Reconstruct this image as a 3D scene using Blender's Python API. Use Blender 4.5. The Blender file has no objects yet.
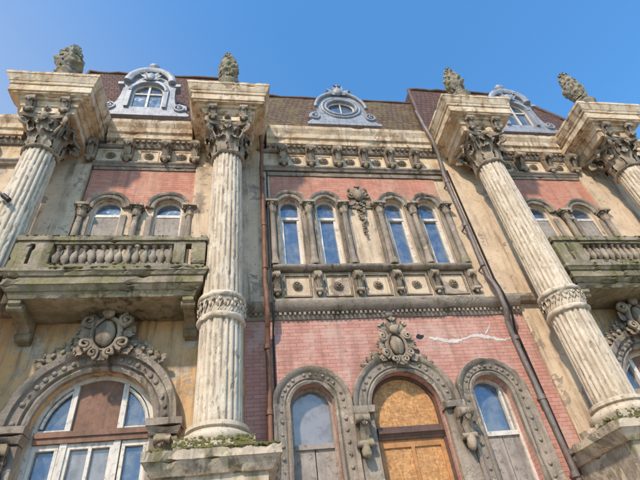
import bpy, math, random
from mathutils import Vector, Matrix, noise
from mathutils.geometry import tessellate_polygon
random.seed(7)
pi=math.pi
sc=bpy.context.scene
# ------------------------------------------------------------------ materials
def newmat(name):
    m=bpy.data.materials.new(name); m.use_nodes=True
    nt=m.node_tree; nt.nodes.clear()
    o=nt.nodes.new("ShaderNodeOutputMaterial"); b=nt.nodes.new("ShaderNodeBsdfPrincipled")
    nt.links.new(b.outputs[0],o.inputs[0])
    return m,nt,b
def setv(nt,sock,v):
    if isinstance(v,bpy.types.NodeSocket): nt.links.new(v,sock)
    else: sock.default_value=v
def c4(c): return (c[0],c[1],c[2],1)
def pos(nt,scale=(1,1,1)):
    g=nt.nodes.new("ShaderNodeNewGeometry"); mp=nt.nodes.new("ShaderNodeMapping")
    nt.links.new(g.outputs['Position'],mp.inputs[0]); mp.inputs['Scale'].default_value=scale
    return mp.outputs[0]
def ramp(nt,x,lo,hi,a=0.,b=1.):
    r=nt.nodes.new("ShaderNodeMapRange"); r.interpolation_type='SMOOTHSTEP'
    r.inputs['From Min'].default_value=lo; r.inputs['From Max'].default_value=hi
    r.inputs['To Min'].default_value=a; r.inputs['To Max'].default_value=b
    nt.links.new(x,r.inputs['Value']); return r.outputs[0]
def noi(nt,scale,detail=6,rough=.6,vec=None,lo=None,hi=None,distort=0):
    n=nt.nodes.new("ShaderNodeTexNoise"); n.inputs['Scale'].default_value=scale
    n.inputs['Detail'].default_value=min(detail,4); n.inputs['Roughness'].default_value=rough
    n.inputs['Distortion'].default_value=distort
    nt.links.new(vec if vec else pos(nt),n.inputs['Vector'])
    out=n.outputs['Fac']
    if lo is not None: out=ramp(nt,out,lo,hi)
    return out
def mix(nt,f,a,b,mode='MIX'):
    m=nt.nodes.new("ShaderNodeMix"); m.data_type='RGBA'; m.blend_type=mode
    setv(nt,m.inputs[0],f)
    for s,v in ((m.inputs[6],a),(m.inputs[7],b)):
        if isinstance(v,bpy.types.NodeSocket): nt.links.new(v,s)
        else: s.default_value=c4(v)
    return m.outputs[2]
def mth(nt,op,a,b=0.,clamp=False):
    m=nt.nodes.new("ShaderNodeMath"); m.operation=op; m.use_clamp=clamp
    setv(nt,m.inputs[0],a); setv(nt,m.inputs[1],b); return m.outputs[0]
def bump(nt,b,h,strength,dist=.02):
    n=nt.nodes.new("ShaderNodeBump"); n.inputs['Strength'].default_value=strength; n.inputs['Distance'].default_value=dist
    nt.links.new(h,n.inputs['Height']); nt.links.new(n.outputs[0],b.inputs['Normal'])
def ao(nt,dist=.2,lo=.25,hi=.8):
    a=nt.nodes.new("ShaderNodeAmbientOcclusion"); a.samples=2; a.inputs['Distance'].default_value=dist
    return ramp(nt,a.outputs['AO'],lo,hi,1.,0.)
def weather_occlusion(nt,col,dark,streak=.5,aoamt=.6,moss=0,mosscol=(.12,.13,.03)):
    st=noi(nt,1.0,5,.65,pos(nt,(5.5,5.5,.45)),.46,.66)
    bl=noi(nt,.6,5,.65,None,.40,.60)
    col=mix(nt,mth(nt,'MULTIPLY',mth(nt,'MULTIPLY',st,mth(nt,'ADD',mth(nt,'MULTIPLY',bl,.8),.2)),streak),col,dark)
    col=mix(nt,mth(nt,'MULTIPLY',noi(nt,7,5,.75,None,.54,.68),.45*streak),col,dark)
    if aoamt>0: col=mix(nt,mth(nt,'MULTIPLY',ao(nt),aoamt),col,tuple(x*.6 for x in dark))  # ambient occlusion darkening of crevices, put into the base colour
    if moss>0:
        g=nt.nodes.new("ShaderNodeNewGeometry"); sx=nt.nodes.new("ShaderNodeSeparateXYZ"); nt.links.new(g.outputs['Normal'],sx.inputs[0])
        up=ramp(nt,sx.outputs['Z'],-.3,.8,.45,1.)
        mm=mth(nt,'MULTIPLY',noi(nt,2.4,5,.75,None,.56-.1*moss,.64-.08*moss),up)
        mc=mix(nt,noi(nt,14,4,.6,None,.35,.65),mosscol,tuple(x*2.0 for x in mosscol))
        col=mix(nt,mth(nt,'MULTIPLY',mm,min(1,.5+.4*moss)),col,mc)
    return col
def stone(name,a,b,dark,streak=.5,aoamt=.6,moss=0,rough=.9,bs=.35,mosscol=(.14,.12,.035),var=1.6,peel=None,pl=.57,stain=None):
    m,nt,p=newmat(name)
    col=mix(nt,noi(nt,var,7,.65,None,.38,.62),a,b)
    pe=None
    if peel:
        pe=noi(nt,1.1,5,.72,None,pl,pl+.012,.4)
        col=mix(nt,pe,col,mix(nt,noi(nt,5,5,.7,None,.4,.6),peel,tuple(x*.7 for x in peel)))
    if stain:
        col=mix(nt,mth(nt,'MULTIPLY',noi(nt,1.0,5,.7,pos(nt,(1.6,1.6,1.1)),.48,.66),.65),col,stain)
    col=weather_occlusion(nt,col,dark,streak,aoamt,moss,mosscol)
    nt.links.new(col,p.inputs['Base Color']); p.inputs['Roughness'].default_value=rough
    h=mth(nt,'ADD',noi(nt,28,5,.7),mth(nt,'MULTIPLY',noi(nt,5,5,.7),1.5))
    if pe: h=mth(nt,'SUBTRACT',h,mth(nt,'MULTIPLY',pe,.8))
    bump(nt,p,h,bs,.025); return m
def flat(name,a,rough=.6,metal=0,v=.15,dirt=(.08,.07,.06),bs=.1,amt=.55):
    m,nt,p=newmat(name)
    col=mix(nt,noi(nt,3,6,.65,None,.35,.7),a,tuple(x*(1-v) for x in a))
    col=mix(nt,mth(nt,'MULTIPLY',noi(nt,11,7,.7,None,.52,.68),amt),col,dirt)
    col=mix(nt,mth(nt,'MULTIPLY',noi(nt,1,5,.6,pos(nt,(9,9,.9)),.5,.7),amt*.7),col,dirt)
    nt.links.new(col,p.inputs['Base Color']); p.inputs['Roughness'].default_value=rough; p.inputs['Metallic'].default_value=metal
    bump(nt,p,noi(nt,22,5,.7),bs,.01); return m
CREAM=stone("stucco_cream",(.78,.60,.40),(.66,.49,.32),(.28,.19,.12),.9,0,peel=(.52,.40,.29),pl=.585)
WHITEC=stone("cornice_paint",(.86,.70,.49),(.76,.56,.34),(.28,.16,.08),.85,0,stain=(.48,.29,.14),peel=(.56,.40,.25),pl=.60,bs=.5)
OCHRE=stone("stucco_ochre",(.78,.47,.20),(.72,.49,.27),(.30,.18,.10),.9,0,peel=(.66,.53,.38),pl=.535,stain=(.48,.30,.15))
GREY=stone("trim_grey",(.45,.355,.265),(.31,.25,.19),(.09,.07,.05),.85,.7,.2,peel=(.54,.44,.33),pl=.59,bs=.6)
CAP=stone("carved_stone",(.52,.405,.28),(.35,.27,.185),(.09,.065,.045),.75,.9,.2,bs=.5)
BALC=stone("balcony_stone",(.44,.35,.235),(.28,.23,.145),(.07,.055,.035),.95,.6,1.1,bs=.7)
MOSS=stone("moss_clumps",(.19,.165,.045),(.12,.105,.03),(.06,.05,.025),.4,0,.6)
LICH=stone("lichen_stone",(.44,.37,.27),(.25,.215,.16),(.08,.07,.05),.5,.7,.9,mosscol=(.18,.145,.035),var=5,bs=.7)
DARKST=stone("pedestal_stone",(.68,.54,.38),(.50,.40,.29),(.15,.115,.08),.9,0,.6,peel=(.42,.34,.25),pl=.56)
def colmat():
    m,nt,p=newmat("column_stone")
    col=mix(nt,noi(nt,2.2,7,.65,None,.38,.62),(.82,.68,.50),(.70,.56,.39))
    sp=noi(nt,1.0,5,.72,pos(nt,(17,17,5)),.58,.63)
    col=mix(nt,mth(nt,'MULTIPLY',sp,.65),col,(.32,.24,.16))
    col=weather_occlusion(nt,col,(.32,.23,.15),.6,.8,0)
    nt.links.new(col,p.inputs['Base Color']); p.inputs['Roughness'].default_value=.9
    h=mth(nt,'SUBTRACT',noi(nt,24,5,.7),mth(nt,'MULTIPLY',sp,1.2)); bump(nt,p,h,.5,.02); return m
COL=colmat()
def brick(name,c1,c2,mort,bw=.27,rh=.085,ms=.008,stain=.6,off=.5,pale=(.52,.40,.34)):
    m,nt,p=newmat(name)
    g=nt.nodes.new("ShaderNodeNewGeometry"); s=nt.nodes.new("ShaderNodeSeparateXYZ"); nt.links.new(g.outputs['Position'],s.inputs[0])
    cb=nt.nodes.new("ShaderNodeCombineXYZ"); nt.links.new(mth(nt,'ADD',s.outputs['X'],s.outputs['Y']),cb.inputs[0]); nt.links.new(s.outputs['Z'],cb.inputs[1])
    t=nt.nodes.new("ShaderNodeTexBrick"); nt.links.new(cb.outputs[0],t.inputs['Vector'])
    t.inputs['Scale'].default_value=1; t.inputs['Brick Width'].default_value=bw; t.inputs['Row Height'].default_value=rh
    t.inputs['Mortar Size'].default_value=ms; t.inputs['Mortar Smooth'].default_value=.4; t.offset=off
    t.inputs['Color1'].default_value=c4(c1); t.inputs['Color2'].default_value=c4(c2); t.inputs['Mortar'].default_value=c4(mort)
    col=mix(nt,mth(nt,'MULTIPLY',noi(nt,1.3,5,.75,None,.45,.65),stain),t.outputs['Color'],pale)
    col=mix(nt,mth(nt,'MULTIPLY',noi(nt,1.0,5,.6,pos(nt,(3.5,3.5,.3)),.48,.68),.5),col,(.30,.16,.11))
    col=mix(nt,mth(nt,'MULTIPLY',noi(nt,8,5,.75,None,.55,.70),.5),col,(.20,.11,.08))
    nt.links.new(col,p.inputs['Base Color']); p.inputs['Roughness'].default_value=.9
    h=mth(nt,'SUBTRACT',mth(nt,'MULTIPLY',noi(nt,30,5,.7),.6),t.outputs['Fac']); bump(nt,p,h,.55,.012); return m
BRICK=brick("brick_pink",(.64,.315,.235),(.54,.25,.185),(.34,.17,.13),stain=.6,pale=(.66,.45,.35),ms=.006)
BRICKR=brick("brick_red",(.66,.28,.18),(.56,.22,.14),(.38,.20,.14),stain=.5,pale=(.66,.42,.29),ms=.006)
def roofm(name,c1,c2,mort,mossa):
    m,nt,p=newmat(name)
    g=nt.nodes.new("ShaderNodeNewGeometry"); s=nt.nodes.new("ShaderNodeSeparateXYZ"); nt.links.new(g.outputs['Position'],s.inputs[0])
    cb=nt.nodes.new("ShaderNodeCombineXYZ"); nt.links.new(mth(nt,'ADD',s.outputs['X'],s.outputs['Y']),cb.inputs[0]); nt.links.new(s.outputs['Z'],cb.inputs[1])
    t=nt.nodes.new("ShaderNodeTexBrick"); nt.links.new(cb.outputs[0],t.inputs['Vector'])
    t.inputs['Scale'].default_value=1; t.inputs['Brick Width'].default_value=.2; t.inputs['Row Height'].default_value=.22
    t.inputs['Mortar Size'].default_value=.016; t.inputs['Bias'].default_value=0
    t.inputs['Color1'].default_value=c4(c1); t.inputs['Color2'].default_value=c4(c2); t.inputs['Mortar'].default_value=c4(mort)
    col=mix(nt,mth(nt,'MULTIPLY',noi(nt,1.6,5,.8,None,.46,.60),mossa),t.outputs['Color'],(.20,.15,.05))
    col=mix(nt,mth(nt,'MULTIPLY',noi(nt,6,5,.75,None,.48,.62),.6),col,(.06,.04,.03))
    nt.links.new(col,p.inputs['Base Color']); p.inputs['Roughness'].default_value=.85
    h=mth(nt,'SUBTRACT',mth(nt,'MULTIPLY',noi(nt,12,5,.7),.9),t.outputs['Fac']); bump(nt,p,h,.9,.04); return m
ROOFC=roofm("roof_tiles_brown",(.23,.125,.065),(.15,.085,.05),(.035,.025,.02),.75)
ROOFS=roofm("roof_tiles_maroon",(.20,.085,.055),(.13,.06,.045),(.035,.022,.02),.12)
ZINC=flat("zinc_grey",(.42,.43,.45),.55,.1,.3,(.17,.165,.16),.4,.75)
WHITE=flat("white_paint",(.80,.73,.62),.6,0,.15,(.36,.28,.20),.2,.75)
BOARD=flat("grey_board",(.44,.37,.30),.85,0,.35,(.17,.13,.10),.4,.8)
BRBOARD=flat("brown_board",(.31,.17,.11),.85,0,.35,(.15,.10,.07),.4,.8)
WOOD=flat("orange_wood",(.60,.28,.10),.7,0,.3,(.22,.11,.04),.3)
DWOOD=flat("dark_wood",(.17,.095,.065),.7,0,.3,(.05,.04,.03),.3)
RUST=flat("rusty_pipe",(.30,.14,.08),.7,.2,.4,(.12,.07,.05),.4,.8)
LEAD=flat("grey_pipe",(.24,.20,.17),.6,.2,.3,(.18,.09,.06),.4,.8)
IRON=flat("black_iron",(.03,.03,.03),.5,.3,.3,(.05,.04,.03),.2)
PLAST=flat("white_plaster_patch",(.74,.66,.57),.9,0,.2,(.5,.3,.24),.3)
def osb():
    m,nt,p=newmat("osb_plywood")
    v=nt.nodes.new("ShaderNodeTexVoronoi"); v.inputs['Scale'].default_value=1; nt.links.new(pos(nt,(14,14,36)),v.inputs['Vector'])
    s=nt.nodes.new("ShaderNodeSeparateColor"); nt.links.new(v.outputs['Color'],s.inputs[0])
    v2=nt.nodes.new("ShaderNodeTexVoronoi"); v2.inputs['Scale'].default_value=1; nt.links.new(pos(nt,(34,34,13)),v2.inputs['Vector'])
    s2=nt.nodes.new("ShaderNodeSeparateColor"); nt.links.new(v2.outputs['Color'],s2.inputs[0])
    f=mth(nt,'MULTIPLY',mth(nt,'ADD',s.outputs[0],s2.outputs[0]),.5)
    col=mix(nt,f,(.34,.14,.045),(.80,.43,.16))
    col=mix(nt,mth(nt,'MULTIPLY',noi(nt,2,6,.7,None,.45,.65),.5),col,(.38,.19,.08))
    nt.links.new(col,p.inputs['Base Color']); p.inputs['Roughness'].default_value=.75
    bump(nt,p,f,.3,.01); return m
OSB=osb()
def glassm(name,base,dust,amt,refl=.55):
    m,nt,p=newmat(name)
    col=mix(nt,mth(nt,'MULTIPLY',noi(nt,3.2,6,.7,None,.4,.65),amt),base,dust)
    col=mix(nt,mth(nt,'MULTIPLY',noi(nt,1,5,.6,pos(nt,(8,8,.8)),.5,.7),amt*.6),col,dust)
    nt.links.new(col,p.inputs['Base Color'])
    r=ramp(nt,noi(nt,4,5,.6),.35,.8,.04,.4); nt.links.new(r,p.inputs['Roughness'])
    p.inputs['Specular IOR Level'].default_value=.9; p.inputs['IOR'].default_value=1.7; p.inputs['Metallic'].default_value=refl
    bump(nt,p,noi(nt,1.5,2,.5),.35,.07)
    return m
GLASS=glassm("window_glass",(.10,.15,.22),(.32,.30,.26),.65,.4)
GLASSD=glassm("dusty_glass",(.32,.29,.26),(.17,.145,.12),.7,.1)
DARKIN=flat("dark_interior",(.03,.03,.032),.9)
# ------------------------------------------------------------------ mesh builder
import bmesh
ROOT=bpy.data.objects.new("abandoned_palace_building",None); sc.collection.objects.link(ROOT)
class B:
    def __init__(s): s.v=[]; s.f=[]
    def addv(s,vs,fs):
        o=len(s.v); s.v+= [tuple(v) for v in vs]; s.f+=[tuple(i+o for i in f) for f in fs]
    def box(s,x0,x1,y0,y1,z0,z1):
        s.addv([(x,y,z) for x in (x0,x1) for y in (y0,y1) for z in (z0,z1)],[(0,1,3,2),(4,6,7,5),(0,4,5,1),(2,3,7,6),(0,2,6,4),(1,5,7,3)])
    def tbox(s,cx,cy,hx0,hy0,z0,hx1,hy1,z1,yback=None):
        v=[]
        for hx,hy,z in ((hx0,hy0,z0),(hx1,hy1,z1)):
            yb=cy+hy if yback is None else yback
            v+=[(cx-hx,cy-hy,z),(cx+hx,cy-hy,z),(cx+hx,yb,z),(cx-hx,yb,z)]
        s.addv(v,[(0,1,2,3),(4,7,6,5),(0,4,5,1),(1,5,6,2),(2,6,7,3),(3,7,4,0)])
    def lathe(s,cx,cy,prof,n=24,rf=None,a0=0,a1=2*pi,cap=True):
        v=[];full=abs(a1-a0-2*pi)<1e-6; m=n if full else n+1
        for k,(r,z) in enumerate(prof):
            for i in range(m):
                a=a0+(a1-a0)*i/n; rr=rf(r,a,z) if rf else r
                v.append((cx+rr*math.cos(a),cy+rr*math.sin(a),z))
        f=[]
        for k in range(len(prof)-1):
            for i in range(n):
                j=(i+1)%m; f.append((k*m+i,k*m+j,(k+1)*m+j,(k+1)*m+i))
        if cap and full: f.append(tuple(range(m-1,-1,-1))); f.append(tuple(range((len(prof)-1)*m,len(prof)*m)))
        s.addv(v,f)
    def prismY(s,poly,y0,y1,holes=()):
        loops=[poly]+list(holes); fl=[p for l in loops for p in l]; n=len(fl)
        tri=tessellate_polygon([[Vector((p[0],p[1],0)) for p in l] for l in loops])
        v=[(p[0],y0,p[1]) for p in fl]+[(p[0],y1,p[1]) for p in fl]
        f=[tuple(t) for t in tri]+[tuple(i+n for i in reversed(t)) for t in tri]
        o=0
        for l in loops:
            k=len(l)
            for i in range(k): j=(i+1)%k; f.append((o+i,o+j,n+o+j,n+o+i))
            o+=k
        s.addv(v,f)
    def prismX(s,poly,x0,x1):
        n=len(poly); tri=tessellate_polygon([[Vector((p[0],p[1],0)) for p in poly]])
        v=[(x0,)+tuple(p) for p in poly]+[(x1,)+tuple(p) for p in poly]
        s.addv(v,[tuple(t) for t in tri]+[tuple(i+n for i in reversed(t)) for t in tri]+[(i,(i+1)%n,n+(i+1)%n,n+i) for i in range(n)])
    def arch(s,cx,z0,zs,prof,n=28,legs=True,a0=pi,a1=0):
        st=[]
        if legs: st.append((-1,0,z0))
        for i in range(n+1):
            a=a0+(a1-a0)*i/n; st.append((math.cos(a),math.sin(a),zs))
        if legs: st.append((1,0,z0))
        m=len(prof); v=[(cx+d*r,y,zb+e*r) for d,e,zb in st for r,y in prof]
        f=[(k*m+i,k*m+(i+1)%m,(k+1)*m+(i+1)%m,(k+1)*m+i) for k in range(len(st)-1) for i in range(m)]
        f.append(tuple(range(m))); f.append(tuple(reversed(range((len(st)-1)*m,len(st)*m))))
        s.addv(v,f)
    def tube(s,pts,r,n=8,r1=None):
        pts=[Vector(p) for p in pts]; v=[];N=len(pts)
        for i,p in enumerate(pts):
            d=(pts[min(i+1,N-1)]-pts[max(i-1,0)]).normalized()
            u=d.cross(Vector((0,1,0)) if abs(d.y)<.9 else Vector((1,0,0))).normalized(); w=d.cross(u)
            rr=r if r1 is None else r+(r1-r)*i/(N-1)
            v+=[tuple(p+u*math.cos(2*pi*k/n)*rr+w*math.sin(2*pi*k/n)*rr) for k in range(n)]
        f=[(i*n+k,i*n+(k+1)%n,(i+1)*n+(k+1)%n,(i+1)*n+k) for i in range(N-1) for k in range(n)]
        f.append(tuple(range(n))); f.append(tuple(reversed(range((N-1)*n,N*n))))
        s.addv(v,f)
    def ell(s,c,r,nu=10,nv=7,jit=0):
        v=[];f=[]
        for j in range(nv+1):
            t=pi*j/nv
            for i in range(nu):
                a=2*pi*i/nu; q=1+random.uniform(-jit,jit)
                v.append((c[0]+r[0]*math.sin(t)*math.cos(a)*q,c[1]+r[1]*math.sin(t)*math.sin(a)*q,c[2]+r[2]*math.cos(t)*q))
        for j in range(nv):
            for i in range(nu): f.append((j*nu+i,j*nu+(i+1)%nu,(j+1)*nu+(i+1)%nu,(j+1)*nu+i))
        s.addv(v,f)
    def cylX(s,x0,x1,y,z,r,n=14):
        s.tube([(x0,y,z),(x1,y,z)],r,n)
    def spiral(s,c,r0,turns,th,sgn=1,y=0,n=20,start=0):
        pts=[]
        for i in range(n+1):
            t=i/n; a=start+sgn*turns*2*pi*t; r=r0*(1-.85*t)
            pts.append((c[0]+r*math.cos(a),c[1]-.03*t,c[2]+r*math.sin(a)))
        s.tube(pts,th,6,th*.7)
    def leaf(s,base,out,upv,w,h,curl=1.0):
        out=Vector(out).normalized(); upv=Vector(upv).normalized(); tg=out.cross(upv).normalized(); base=Vector(base)
        P=[(0,0),(.05,.2),(.07,.42),(.08,.62),(.13,.8),(.22,.93),(.32,.97),(.36,.88),(.33,.78)]
        W=[.7,1.0,.85,1.08,.85,.95,.65,.5,.12]; v=[]
        for (o,z),ww in zip(P,W):
            for k,q in enumerate((-1,-.5,0,.5,1)):
                oo=o*curl*h*.9+(.10*w if q==0 else (.03*w if abs(q)==1 else -.02*w))
                v.append(tuple(base+out*oo+upv*(z*h-abs(q)*.05*h)+tg*(q*ww*w*.5)))
        n=len(P); f=[(i*5+k,i*5+k+1,(i+1)*5+k+1,(i+1)*5+k) for i in range(n-1) for k in range(4)]
        s.addv(v,f)
        v2=[tuple(Vector(p)-out*.02-upv*.004) for p in v]
        s.addv(v2,[tuple(reversed(q)) for q in f])
    def rough(s,amt,freq=6):
        nv=[]
        for p in s.v:
            q=Vector(p)*freq
            nv.append((p[0]+amt*noise.noise(q),p[1]+amt*noise.noise(q+Vector((31,0,0))),p[2]+amt*noise.noise(q+Vector((0,47,0)))))
        s.v=nv
    def obj(s,name,mat,smooth=False,bevel=0,parent=ROOT,origin=None,chip=0,maxlen=.16):
        me=bpy.data.meshes.new(name)
        vs=s.v
        if origin is not None: vs=[(a-origin[0],b-origin[1],c-origin[2]) for a,b,c in vs]
        me.from_pydata(vs,[],s.f); me.validate(); me.update()
        bm=bmesh.new(); bm.from_mesh(me); bmesh.ops.recalc_face_normals(bm,faces=bm.faces)
        if chip:
            for _ in range(7):
                le=[e for e in bm.edges if e.calc_length()>maxlen]
                if not le: break
                bmesh.ops.subdivide_edges(bm,edges=le,cuts=1,use_grid_fill=True)
            bm.normal_update()
            mv=[]
            for v in bm.verts:
                d=Vector((0,0,0))
                sharp=any(len(e.link_faces)==2 and e.calc_face_angle(0)>.5 for e in v.link_edges)
                q=v.co*2.5
                d+=Vector((noise.noise(q),noise.noise(q+Vector((9,3,1))),noise.noise(q+Vector((2,30,5)))))*chip*.25
                if sharp:
                    k=noise.noise(v.co*3.3+Vector((5,5,5)))+.5*noise.noise(v.co*9)
                    if k>.22: d-=v.normal*chip*min(1.6,(k-.22)*4)
                mv.append(d)
            for v,d in zip(bm.verts,mv): v.co+=d
        bm.to_mesh(me); bm.free()
        ob=bpy.data.objects.new(name,me); sc.collection.objects.link(ob); me.materials.append(mat)
        if origin is not None: ob.location=origin
        if smooth:
            me.polygons.foreach_set('use_smooth',[True]*len(me.polygons))
            try: me.set_sharp_from_angle(angle=math.radians(50))
            except Exception: pass
        if bevel:
            md=ob.modifiers.new("b",'BEVEL'); md.width=bevel; md.segments=1; md.limit_method='ANGLE'; md.angle_limit=math.radians(40)
        if parent: ob.parent=parent
        return ob
def archpoly(cx,z0,zs,r,n=24):
    return [(cx-r,z0),(cx+r,z0)]+[(cx+r*math.cos(pi*i/n),zs+r*math.sin(pi*i/n)) for i in range(n+1)]
def rect(x0,x1,z0,z1): return [(x0,z0),(x1,z0),(x1,z1),(x0,z1)]
# ------------------------------------------------------------------ layout constants
CA,CB,CC,CD=-5.12,-.46,7.2,11.9
CX=3.25; LB=-2.77; RB=9.55
upw_c=[CX-2.03,CX-1.0,CX+1.0,CX+2.03]
bayw=lambda c:[c-.76,c+.76]
holes_upper=[archpoly(x,8.55,10.75,.30) for x in upw_c]
lowc=[(CX-1.93,1.6,5.05,.44),(CX,0.02,4.92,.74),(CX+1.93,1.6,5.05,.44)]
w=B(); w.prismY(rect(.0,6.72,0,7.05),-.03,.35,[archpoly(*q) for q in lowc]); w.obj("brick_wall_lower",BRICK)
w=B(); w.prismY(rect(.0,6.72,7.05,12.2),0,.35,holes_upper); w.obj("stucco_wall_middle",CREAM)
def band(x0,x1,z0,z1,arcs,y0,y1,name,mat):
    pts=[(x0,z0)]
    for cx,r,zs in arcs:
        pts.append((cx-r,z0))
        for i in range(21):
            a=pi-pi*i/20; pts.append((cx+r*math.cos(a),zs+r*math.sin(a)))
        pts.append((cx+r,z0))
    pts+=[(x1,z0),(x1,z1),(x0,z1)]
    q=[]
    for p in pts:
        if not q or (abs(p[0]-q[-1][0])+abs(p[1]-q[-1][1])>1e-4): q.append(p)
    b=B(); b.prismY(q,y0,y1); b.obj(name,mat)
band(.72,5.80,10.78,11.95,[(x,.47,10.78) for x in upw_c],-.025,-.002,"brick_band_middle",BRICKR)
for nm,c in (("left",LB),("right",RB)):
    hu=[archpoly(x,8.0,10.55,.36) for x in bayw(c)]
    w=B(); w.prismY(rect(c-1.42,c+1.42,7.5,12.2),0,.35,hu); w.obj("stucco_wall_bay",CREAM)
    band(c-1.42,c+1.42,10.6,12.05,[(x,.5,10.6) for x in bayw(c)],-.03,-.002,"brick_band_bay",BRICKR)
    w=B(); w.prismY(rect(c-2.77,c+2.77,0,7.5),0,.35,[archpoly(c,1.0,4.9,1.08,32)]) ; w.obj("ochre_wall_bay",OCHRE)
w=B()
for c in (CA,CB,CC,CD):
    w.box(c-.93,c+.90,-.12,.3,7.5,12.2)
w.box(6.12,6.27,-.02,.3,7.05,12.2)
w.obj("pilaster_wall",CREAM,bevel=.01)
w=B(); w.box(6.74,7.9,-.06,.3,0,7.5); w.box(-9,CA-.45,-.0,.3,0,12.2); w.box(CD+.45,16,0,.3,0,12.2); w.obj("stucco_side_wall",CREAM)
w=B(); w.box(.44,.70,-.02,-.004,7.1,12.2); w.obj("stucco_edge_strip",CREAM)
w=B(); w.box(-9,16,.9,12,0,13.8); w.obj("building_core",DARKIN)
# ------------------------------------------------------------------ frieze + cornice
b=B(); b.box(-9,16,-.06,.9,12.2,13.1); b.obj("frieze_wall",WHITEC)
def cornprof():
    return [(0.4,13.1),(-.14,13.1),(-.16,13.2),(-.28,13.24),(-.30,13.42),(-.36,13.45),(-.38,13.62),(-.46,13.78),(-.48,13.9),(0.4,13.9)]
b=B()
for x0,x1 in ((-9,CA-1.12),(CA+1.12,CB-1.12),(CB+1.12,CC-1.12),(CC+1.12,CD-1.12),(CD+1.12,16)):
    b.prismX(cornprof(),x0,x1)
b.obj("cornice",WHITEC,chip=.03,maxlen=.2)
b=B()
segs=((-9,CA-.95),(CA+.92,CB-.95),(CB+.92,CC-.95),(CC+.92,CD-.95),(CD+.92,16))
for x0,x1 in segs:
    b.prismX([(-.06,12.16),(-.10,12.16),(-.13,12.22),(-.17,12.26),(-.17,12.31),(-.06,12.33)],x0,x1)
    b.prismX([(-.06,12.98),(-.12,13.0),(-.15,13.05),(-.15,13.1),(-.06,13.1)],x0,x1)
    n=int((x1-x0)/.16)
    for i in range(n):
        if random.random()<.06: continue
        xx=x0+(i+.5)*(x1-x0)/n; b.box(xx-.045,xx+.045,-.24,-.14,13.14,13.22)
b.obj("cornice_mouldings",GREY)
def console(b,cx,yw,z0,h,wd,dep):
    P=[]
    for i in range(17):
        s=i/16; d=dep*(.38+.62*s**1.6)+.06*dep*math.sin(2*pi*s*1.5)
        P.append((yw-d,z0+h*s))
    P+=[(yw+.02,z0+h),(yw+.02,z0)]
    b.prismX(P,cx-wd/2,cx+wd/2)
    b.cylX(cx-wd*.58,cx+wd*.58,yw-dep*.80,z0+h*.80,h*.16)
    b.cylX(cx-wd*.58,cx+wd*.58,yw-dep*.42,z0+h*.10,h*.10)
    b.leaf((cx,yw-dep*.34,z0+h*.02),(0,-1,0),(0,-.35,1),wd*.75,h*.72,.7)
    b.ell((cx,yw-dep*.45,z0-.02),(wd*.3,dep*.2,h*.12),8,5)
def rosette(b,cx,y,cz,r):
    b.tube([(cx,y,cz),(cx,y-.03,cz)],r,18); b.tube([(cx,y-.03,cz),(cx,y-.05,cz)],r*.8,18)
    for i in range(8):
        a=2*pi*i/8; b.ell((cx+math.cos(a)*r*.5,y-.06,cz+math.sin(a)*r*.5),(r*.2,.03,r*.2),6,4)
    b.ell((cx,y-.07,cz),(r*.26,.05,r*.26),8,5)
b=B(); r=B()
cons=[CX+(-2.5+i)*.845 for i in range(6)]+[LB-1.55,LB-.55,LB+.5,LB+1.32]+[RB-1.4,RB-.5,RB+.5,RB+1.4]+[-7,-7.9,14,15]
for x in cons: console(b,x,-.06,12.36,.72,.24,.34)
b.rough(.03,7); b.obj("cornice_consoles",CAP,True)
rs=[CX+i*.845 for i in range(-2,3)]+[LB-1.05,LB,LB+.92,RB-.95,RB,RB+.95]
for x in rs: rosette(r,x,-.06,12.66,.14)
r.obj("frieze_rosettes",CAP,True)
b=B()
for x in rs:
    for (x0,x1,z0,z1) in ((x-.27,x+.27,12.42,12.45),(x-.27,x+.27,12.88,12.91),(x-.27,x-.24,12.45,12.88),(x+.24,x+.27,12.45,12.88)):
        b.box(x0,x1,-.085,-.062,z0,z1)
b.obj("frieze_panels",WHITEC)
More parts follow.
